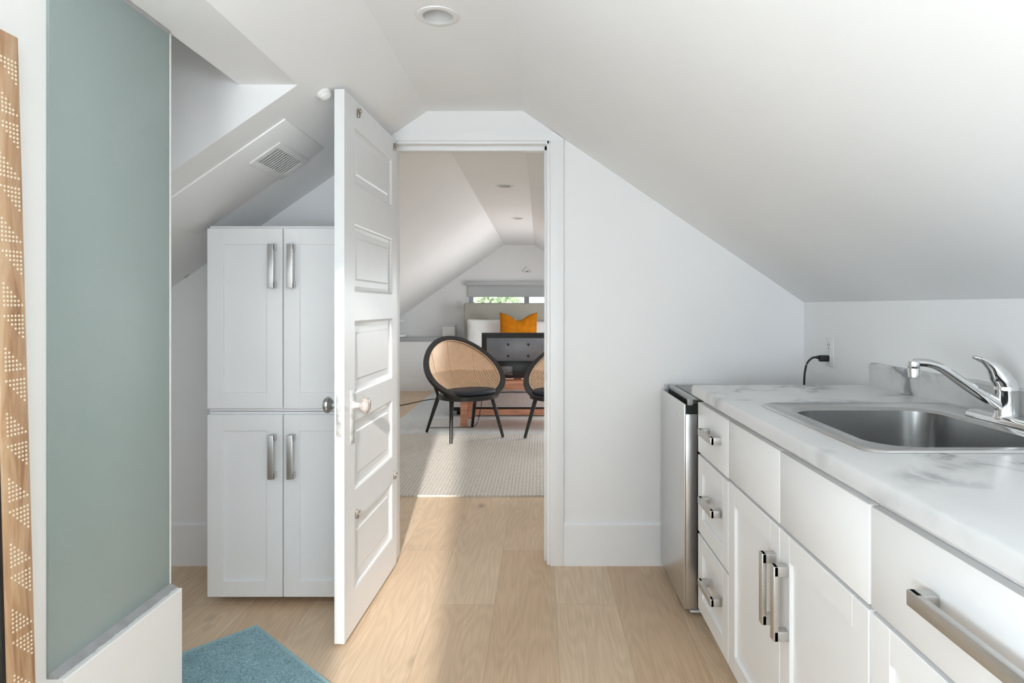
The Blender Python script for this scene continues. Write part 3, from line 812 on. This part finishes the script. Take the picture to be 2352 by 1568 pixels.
def rug(name, label, mat, x0, x1, y0, y1, h, sd):
    b = B(); n = 70; random.seed(sd)
    w = [.006*noise.noise((k*.35, sd, 0)) for k in range(n+1)]
    g0, g1, l0, l1 = [], [], [], []
    for k in range(n+1):
        x = x0+(x1-x0)*k/n
        g0.append(b.verts.new((x, y0+w[k], h))); g1.append(b.verts.new((x, y1+w[n-k], h)))
        l0.append(b.verts.new((x, y0+w[k]-.003, .0006))); l1.append(b.verts.new((x, y1+w[n-k]+.003, .0006)))
    for k in range(n):
        b.faces.new((g0[k], g0[k+1], g1[k+1], g1[k])); b.faces.new((l0[k], l0[k+1], g0[k+1], g0[k]))
        b.faces.new((g1[k], g1[k+1], l1[k+1], l1[k])); b.faces.new((l0[k+1], l0[k], l1[k], l1[k+1]))
    b.faces.new((l0[0], g0[0], g1[0], l1[0])); b.faces.new((l0[n], l1[n], g1[n], g0[n]))
    return tag(obj(name, b, mat, None, 30), label, 'rug')
rug('woven_rug', 'cream braided rug on the oak floor just inside the bedroom', 'jute', -1.35, 1.2, 4.04, 5.995, .011, 1)
rug('area_rug', 'distressed grey rug under the wooden console table', 'grey_rug', -1.52, 1.3, 6.003, 9.0, .008, 2)

# ------------------------------------------------------------------ cane chairs
def make_chair(label):
    r = thing('cane_chair', label, 'chair', group='cane basket chairs')
    C0 = Vector((0, .01, .645)); Lx = Vector((1, 0, 0)); Ll = Vector((0, .784, .62)).normalized(); Nn = Lx.cross(Ll)
    A_, B_ = .388, .440
    def P(x, l, d): return C0+Lx*x+Ll*l-Nn*d
    def hoop(t, r_): return (A_*math.cos(t)*r_*(1-.17*math.sin(t)), B_*math.sin(t)*r_)
    n = 96
    bm = B(); loops = []
    for k in range(n):
        t = 2*math.pi*k/n
        (xi, li), (xo, lo_) = hoop(t, .865), hoop(t, 1.0)
        loops.append([P(xi, li, -.004), P(xo*.99, lo_*.99, -.010), P(xo, lo_, 0), P(xo, lo_, .018), P(xo*.985, lo_*.985, .024), P(xi*1.01, li*1.01, .022), P(xi, li, .014)])
    rows = [[bm.verts.new(p) for p in lp] for lp in loops]; m_ = len(rows[0])
    for i in range(n):
        a, b = rows[i], rows[(i+1) % n]
        for k in range(m_): bm.faces.new((a[k], a[(k+1) % m_], b[(k+1) % m_], b[k]))
    obj('hoop_frame', bm, 'ebony', r, 40)
    def shell(x, l):
        rr_ = min(1.0, math.hypot(x/(A_*(1-.17*max(-1, min(1, l/B_)))), l/B_)/.9)
        return P(x, l, .004+.205*(1-rr_*rr_))
    bm = B(); st = .0180; G = 30; vs = {}
    def vert(i, j):
        if (i, j) not in vs: vs[(i, j)] = bm.verts.new(shell(i*st, j*st))
        return vs[(i, j)]
    for i in range(-G, G):
        for j in range(-G, G):
            cx, cl = (i+.5)*st, (j+.5)*st
            if math.hypot(cx/(A_*(1-.17*cl/B_)), cl/B_) < .885 and shell(cx, cl).z > .415:
                bm.faces.new((vert(i, j), vert(i+1, j), vert(i+1, j+1), vert(i, j+1)))
    res = bmesh.ops.inset_individual(bm, faces=bm.faces[:], thickness=.0047)
    inner = [f for f in bm.faces if f.calc_area() < (st*.62)**2*1.6 and len(f.edges) == 4 and all(len(e.link_faces) == 2 for e in f.edges) and f not in set(res['faces'])]
    bmesh.ops.delete(bm, geom=inner, context='FACES_ONLY')
    cane = obj('cane_back', bm, 'cane', r, 60, False)
    md = cane.modifiers.new('s', 'SOLIDIFY'); md.thickness = .0025; md.offset = 0
    for x0, x1 in ((-.02, -.02), (-.20, -.24), (.17, .21)):
        pts = []
        for k in range(30):
            l = -.36+.74*k/29; x = x0+(x1-x0)*k/29
            if math.hypot(x/(A_*(1-.17*l/B_)), l/B_) < .88 and shell(x, l).z > .415: pts.append(shell(x, l)+Nn*.003)
        bm = B(); tube(bm, pts, .0036, 6); obj('cane_rib', bm, 'cane', r)
    bm = B(); tube(bm, [P(*hoop(2*math.pi*k/n, .862), .004) for k in range(n)], .0055, 8, 1, True); obj('cane_binding', bm, 'cane', r, 60)
    def disc(cy, rx, ry, prof, nn=48):
        b = B(); loft(b, [[(rx*q*math.cos(2*math.pi*k/nn), cy+ry*q*math.sin(2*math.pi*k/nn), z) for k in range(nn)] for q, z in prof]); return b
    obj('seat', disc(-.115, .285, .245, [(.92, .362), (1, .368), (1, .402), (.97, .408)]), 'ebony', r, 40)
    obj('seat_cushion', disc(-.150, .262, .195, [(.96, .409), (1, .420), (.985, .436), (.93, .446), (.7, .452), (.3, .454)]), 'cushion_black', r, 60)
    for sx_ in (-1, 1):
        bm = B(); tube(bm, [(sx_*.205, -.19, .372), (sx_*.262, -.30, .004)], [.021, .0135], 16); obj('leg', bm, 'ebony', r)
        bm = B(); tube(bm, [(sx_*.193, .134, .372), (sx_*.243, .312, .004)], [.021, .0135], 16); obj('leg', bm, 'ebony', r)
        bm = B(); tube(bm, smooth_path([(sx_*.193, .137, .350), (sx_*.27, .095, .52), (sx_*.366, .03, .655)], 6), .014, 12)
        tube(bm, [(sx_*.193, .137, .365), (sx_*.19, -.06, .380)], .015, 10); obj('brace', bm, 'ebony', r)
    return r
chair = make_chair('black-framed cane chair standing left of the other, in full view through the doorway')
chair.location = (-.722, 5.93, .0125); chair.rotation_euler = (0, 0, math.radians(32))
dup(chair, (.24, 5.89, .0125), math.radians(-31), 'black-framed cane chair half hidden by the right jamb of the doorway')

# ------------------------------------------------------------------ console table, television
tb = thing('console_table', 'reddish wooden console table on the grey rug carrying the television', 'table', (-.0, 6.62, .0085))
bm = B(); box(bm, (-.82, -.27, .425), (.82, .27, .448), .003); obj('tabletop', bm, 'redwood', tb)
bm = B()
for y in (-.262, .232): box(bm, (-.735, y, .375), (.735, y+.03, .4245), .002)
obj('apron', bm, 'redwood', tb)
for x in (-.805, .735):
    for y in (-.265, .195):
        bm = B(); box(bm, (x, y, 0), (x+.07, y+.07, .4245), .003); obj('leg', bm, 'redwood', tb)
for y in (-.252,):
    bm = B(); box(bm, (-.733, y, .116), (.733, y+.04, .172), .003); obj('stretcher', bm, 'redwood', tb)

tv = thing('television', 'black flat television seen from behind on the wooden console table', 'television', (-.224, 6.545, .457))
tw, th = .385, .495
bm = B(); box(bm, (-tw, .020, .018), (tw, .045, th), .004)
ring = lambda q, y: [(-tw+q, y, .018+q), (tw-q, y, .018+q), (tw-q, y, th-q), (-tw+q, y, th-q)]
loft(bm, [ring(.006, .020), ring(.010, .012), ring(.052, -.016), ring(.060, -.016)], False, True)
obj('shell', bm, 'tv', tv, 25)
bm = B(); box(bm, (-tw+.056, -.024, .20), (tw-.056, -.015, th-.055), .004); obj('back_panel', bm, 'tv_panel', tv)
for x in (-.105, .105):
    for z in (.255, .375):
        bm = B(); lathe(bm, [(.013, 0), (.013, .004), (.009, .005), (.008, .001), (.0, .001)], 18, Matrix.Translation((x, -.024, z)) @ Matrix.Rotation(math.radians(90), 4, 'X'), True, False); obj('mount_screw', bm, 'tv', tv)
bm = B(); box(bm, (-tw+.062, -.050, .030), (tw-.062, -.016, .19), .006); box(bm, (-tw+.064, -.053, .186), (tw-.064, -.046, .194), .001); obj('base_housing', bm, 'tv', tv)
bm = B()
for x in (.10, .115, .13):
    for z in (.07, .09, .11, .13): box(bm, (x, -.052, z), (x+.008, -.0495, z+.008))
obj('port', bm, 'screw', tv)
bm = B(); box(bm, (-.18, -.0515, .06), (-.06, -.0495, .15), .001); obj('input_plate', bm, 'tv_panel', tv)
bm = B(); box(bm, (-.05, .005, .004), (.03, .035, .03), .002); box(bm, (-.16, -.05, 0), (.14, .09, .008), .003); obj('stand', bm, 'redwood', tv)['label'] = 'brown foot'
bm = B()
tube(bm, smooth_path([(-.02, -.04, .10), (-.26, -.17, .03), (-.34, -.215, -.02), (-.37, -.235, -.25), (-.42, -.25, -.42), (-.55, -.26, -.437), (-.75, -.28, -.4385), (-.87, -.285, -.4385)], 8), .0035, 8)
cb = tag(obj('cable', bm, 'cord'), 'thin black cable hanging from the television down onto the grey rug', 'cable'); cb.location = tv.location
bm = B(); tube(bm, smooth_path([(-1.95, 7.95, .0065), (-1.75, 7.75, .0065), (-1.62, 7.95, .0065), (-1.49, 8.12, .015), (-1.36, 8.25, .0145), (-1.12, 8.22, .0145), (-1.06, 8.3, .0145)], 8), .005, 8)
tag(obj('floor_cable', bm, 'cord'), 'black cable running across the bare floor onto the left edge of the grey rug', 'cable')

# ------------------------------------------------------------------ bed
bd = thing('bed', 'bed with a taupe upholstered headboard and white bedding under the gable window', 'bed', (-.30, 8.1, .0085))
b0 = -.30
bm = B(); box(bm, (-.79, .88, 0), (.80, .985, 1.272), .03, 4); obj('headboard', bm, 'linen', bd, 40)
bm = B(); box(bm, (-.74, -1.14, .10), (.74, .875, .262), .012, 3); obj('bed_base', bm, 'bed_grey', bd)
bm = B(); box(bm, (-.70, -1.10, .055), (.70, .87, .0995), .002); obj('under_slab', bm, 'black', bd)  # plain black slab between the bed base and its legs
for x in (-.64, .58):
    for y in (-1.0, .75):
        bm = B(); box(bm, (x, y, 0), (x+.06, y+.06, .0545), .002); obj('leg', bm, 'black', bd)
bm = B(); box(bm, (-.745, -1.13, .263), (.745, .874, .50), .05, 4); obj('mattress', bm, 'white_cloth', bd, 50)
bm = B()
nx, ny = 36, 44; g = []
for i in range(nx+1):
    row = []
    for j in range(ny+1):
        u = -1+2*i/nx; v = j/ny
        x = .80*u; y = -1.165+1.50*v
        z = .545+.015*noise.noise((x*4, y*4, 0))
        if abs(u) > .90: z -= ((abs(u)-.90)/.10)**1.5*.24; x = math.copysign(.752+.03*(abs(u)-.9)/.1+.008*noise.noise((y*6, u, 1)), u)
        if v < .06: z -= ((.06-v)/.06)**1.5*.27 if abs(u) <= .9 else 0
        row.append(bm.verts.new((x, y, z)))
    g.append(row)
for i in range(nx):
    for j in range(ny): bm.faces.new((g[i][j], g[i+1][j], g[i+1][j+1], g[i][j+1]))
du = obj('duvet', bm, 'white_cloth', bd, 80, True)
md = du.modifiers.new('s', 'SOLIDIFY'); md.thickness = .03; md.offset = -1

def pillow(name, label, cat, mat, w, h, t, loc, tilt, dent=0, seed=0, rz=0, group=None):
    bm = B(); n = 30; sides = []
    for s in (1, -1):
        g = []
        for i in range(n+1):
            row = []
            for j in range(n+1):
                u = -1+2*i/n; v = -1+2*j/n
                th_ = t*.5*max(0, 1-u**4)**.45*max(0, 1-v**4)**.45
                x = u*w/2*(1-.05*(1-abs(v)**2)*(abs(u)**3)); z = v*h/2*(1-.05*(1-abs(u)**2)*abs(v)**3)
                if dent:
                    k = math.exp(-(u/.42)**2)*max(0, (v+.25)/1.25)**1.6
                    z -= dent*k; th_ *= 1-.25*k
                    z += .022*abs(u)**3*max(0, v)
                wr = .010*noise.noise((u*2.4+seed, v*2.4, s*3.1))+.005*noise.noise((u*7+seed, v*5, s*2))
                row.append(bm.verts.new((x, -s*(th_+(wr if abs(u) < .97 and abs(v) < .97 else 0)), z)))
            g.append(row)
        for i in range(n):
            for j in range(n): bm.faces.new((g[i][j], g[i+1][j], g[i+1][j+1], g[i][j+1]))
    bmesh.ops.remove_doubles(bm, verts=bm.verts[:], dist=.0004)
    o = obj(name, bm, mat, None, 80); tag(o, label, cat, group)
    o.location = loc; o.rotation_euler = (tilt, 0, rz)
    return o
pillow('pillow', 'white bed pillow leaning on the headboard left of the orange cushion', 'pillow', 'white_cloth', .70, .48, .19, (-.68, 8.80, .82), math.radians(-14), 0, 2, math.radians(3), 'white bed pillows')
pillow('pillow', 'white bed pillow leaning on the headboard right of the orange cushion', 'pillow', 'white_cloth', .70, .47, .19, (.085, 8.80, .80), math.radians(-14), 0, 9, math.radians(-3), 'white bed pillows')
pillow('throw_cushion', 'burnt orange velvet cushion with a dented top edge on the bed', 'cushion', 'orange', .52, .50, .17, (-.292, 8.54, .885), math.radians(-13), .085, 5)

# ------------------------------------------------------------------ things on the gable wall
bl = thing('roller_blind', 'grey roller blind half lowered over the gable window', 'blind', (-.18, YE-.04, 1.57))
bm = B(); box(bm, (-.92, -.045, -.030), (.92, .038, .036), .008, 3); obj('cassette', bm, 'blind', bl)
bm = B(); box(bm, (-.885, .0, -.185), (.885, .004, -.028)); obj('fabric', bm, 'blind', bl)
bm = B(); box(bm, (-.885, -.004, -.200), (.885, .008, -.183), .002); obj('bottom_bar', bm, 'blind', bl)
sw = thing('light_switch', 'white wall switch beside the left edge of the headboard', 'switch', (-1.215, YE, 1.255))
bm = B(); box(bm, (-.038, -.007, -.062), (.038, -.0005, .062), .002); obj('cover_plate', bm, 'white_plastic', sw)
bm = B(); box(bm, (-.017, -.010, -.033), (.017, -.0065, .033), .002); obj('rocker', bm, 'white_plastic', sw)
wl = thing('wall_sconce', 'small white twin-headed light high on the gable wall above the blind', 'wall light', (-.195, YE, 1.775))
bm = B(); prism(bm, [(-.022, .038), (.022, .038), (.048, -.030), (.040, -.038), (-.040, -.038), (-.048, -.030)], 'y', -.030, -.0005, .004); obj('housing', bm, 'white_plastic', wl)
for s in (-1, 1):
    bm = B(); lathe(bm, [(.010, 0), (.020, -.012), (.022, -.03), (.018, -.032), (.0, -.026)], 20, Matrix.Translation((s*.034, -.034, -.004)) @ Matrix.Rotation(math.radians(s*-25), 4, 'Y'), True, False); obj('lamp_head', bm, 'white_plastic', wl)
bm = B(); box(bm, (-.016, -.033, -.028), (.016, -.029, -.018), .001); obj('test_panel', bm, 'slot', wl)
ab = thing('storage_box', 'pale square box standing at the right end of the low ledge', 'box', (-1.335, 9.26, .776))
bm = B(); box(bm, (-.095, -.075, 0), (.095, .075, .165), .012, 3); obj('body', bm, 'white_plastic', ab)
bm = B(); box(bm, (-.098, -.078, .1655), (.098, .078, .182), .008, 3); obj('lid', bm, 'white_plastic', ab)
sh = thing('wall_shelf', 'white round-ended wall shelf at the left end of the low ledge', 'shelf', (-2.12, 9.26, .776))
def roundslab(x0, x1, y0, y1, z0, z1, mat, nm):
    b = B(); pts = [(x0, y1), (x0, y0)]; cy = (y0+y1)/2; rr2 = (y1-y0)/2
    for k in range(13):
        a = math.radians(-90+180*k/12); pts.append((x1-rr2+rr2*math.cos(a), cy+rr2*math.sin(a)))
    prism(b, pts, 'z', z0, z1, .006); return obj(nm, b, mat, sh, 40)
roundslab(-.25, .115, -.14, .135, .225, .262, 'white_plastic', 'shelf_board')
bm = B(); box(bm, (-.24, -.02, .048), (-.0, .10, .224), .003); obj('upright', bm, 'white_plastic', sh)
roundslab(-.25, .155, -.14, .135, .004, .045, 'white_plastic', 'lower_board')

# ------------------------------------------------------------------ greenery outside the gable window
def tree(loc, r, hgt, label, seed):
    rnd = random.Random(seed)
    t = thing('garden_tree', label, 'tree', loc)
    bm = B(); tube(bm, [(0, 0, 0), (.05, 0, hgt*.5), (0, .05, hgt)], [.11, .08, .05], 10); obj('trunk', bm, 'bark', t)
    bm = B()
    for k in range(2600):
        d = Vector((rnd.gauss(0, 1), rnd.gauss(0, 1), rnd.gauss(0, 1))).normalized()*(r*rnd.random()**.4)
        c = Vector((0, 0, hgt))+Vector((d.x, d.y, d.z*.9))
        a = Vector((rnd.gauss(0, 1), rnd.gauss(0, 1), rnd.gauss(0, 1))).normalized(); b_ = a.cross(Vector((rnd.gauss(0, 1), rnd.gauss(0, 1), 1))).normalized()
        s = .06+.05*rnd.random()
        bm.faces.new([bm.verts.new(c+a*s), bm.verts.new(c+b_*s*.5), bm.verts.new(c-a*s), bm.verts.new(c-b_*s*.5)])
    obj('foliage', bm, 'leaf', t, 0, False)
tree((-1.35, 13.5, -2.2), 1.1, 3.5, 'sunlit green tree outside the left pane of the gable window', 1)
tree((1.55, 14.2, -2.2), 1.25, 3.6, 'sunlit green tree outside the right pane of the gable window', 2)

# ------------------------------------------------------------------ sky, sun and added fill lamps
bm = B(); box(bm, (WIDE[0], YBK-.09, WIDE[2]), (WIDE[1], YBK-.084, WIDE[3])); o = obj('window_sun_block', bm, 'blind', None, 0); o['kind'] = 'structure'  # unseen blind sheet added to block sun at the wide opening

w = bpy.data.worlds.new('sky'); SC.world = w; w.use_nodes = True
bg = w.node_tree.nodes['Background']; bg.inputs['Color'].default_value = (.86, .93, 1.0, 1); bg.inputs['Strength'].default_value = 2.4

DL = (.835, .932, 1.0)
def area(name, loc, d, sx_, sy_, power, col=(1, 1, 1)):
    l = bpy.data.lights.new(name, 'AREA'); l.shape = 'RECTANGLE'; l.size = sx_; l.size_y = sy_; l.energy = power; l.color = col
    o = bpy.data.objects.new(name, l); COL.objects.link(o); o.location = loc
    o.rotation_euler = Vector(d).to_track_quat('-Z', 'Y').to_euler()
    return o
sun = bpy.data.lights.new('sun', 'SUN'); sun.energy = 5.0; sun.angle = math.radians(1.4); sun.color = (1.0, .965, .92)
so = bpy.data.objects.new('sun', sun); COL.objects.link(so); so.location = (.6, -6, 3.5)
so.rotation_euler = Vector((-.10, 1, -.35)).to_track_quat('-Z', 'Y').to_euler()
area('back_fill', ((WIDE[0]+WIDE[1])/2, YBK+.01, (WIDE[2]+WIDE[3])/2), (-.12, 1, -.05), WIDE[1]-WIDE[0], WIDE[3]-WIDE[2], 17, DL)  # fill lamp set in the invented wide window
area('bedroom_fill', (1.15, 6.9, 1.18), (-1, -.05, -.95), .8, 1.4, 58, (.87, .95, 1))  # added bedroom fill lamp; no window is built here
area('bedroom_fill_b', (.95, 4.9, 1.34), (-1, .1, -1.1), .7, 1.0, 6, (.87, .95, 1))  # second added fill lamp, brightens the braided rug
area('landing_fill_a', (-.96, -.70, 1.20), (1, .55, 1.3), .9, 1.4, 76, DL)  # unseen fill lamp added to brighten the right slope
area('landing_fill_b', (1.20, -.75, 1.75), (-1, .6, 1.3), .9, 1.3, 22, DL)  # unseen fill lamp added opposite, aimed up to the left
area('shower_fill', (-1.48, 1.30, 1.0), (.12, 1, -.30), .7, .9, 3.3, (.90, .955, 1))  # fill lamp added behind the glass, brightens the far left corner

# ------------------------------------------------------------------ camera
cam = bpy.data.cameras.new('camera'); co = bpy.data.objects.new('camera', cam); COL.objects.link(co)
cam.sensor_fit = 'HORIZONTAL'; cam.sensor_width = 36; cam.lens = 36*F/2352
cam.shift_x = -64/2352; cam.shift_y = -79/2352
cam.clip_start = .02; cam.clip_end = 200
co.location = (0, 0, H); co.rotation_euler = (math.radians(90), 0, 0)
SC.camera = co
SC.view_settings.view_transform = 'Standard'; SC.view_settings.look = 'None'
SC.view_settings.gamma = 1; SC.view_settings.use_curve_mapping = False; SC.view_settings.exposure = 0.13
SC.cycles.max_bounces = 7; SC.cycles.diffuse_bounces = 6; SC.cycles.glossy_bounces = 4; SC.cycles.transmission_bounces = 6
SC.cycles.sample_clamp_indirect = 6; SC.cycles.caustics_reflective = False; SC.cycles.caustics_refractive = False
SC.cycles.use_denoising = True
SC.cycles.use_adaptive_sampling = True; SC.cycles.adaptive_threshold = .08; SC.cycles.adaptive_min_samples = 20
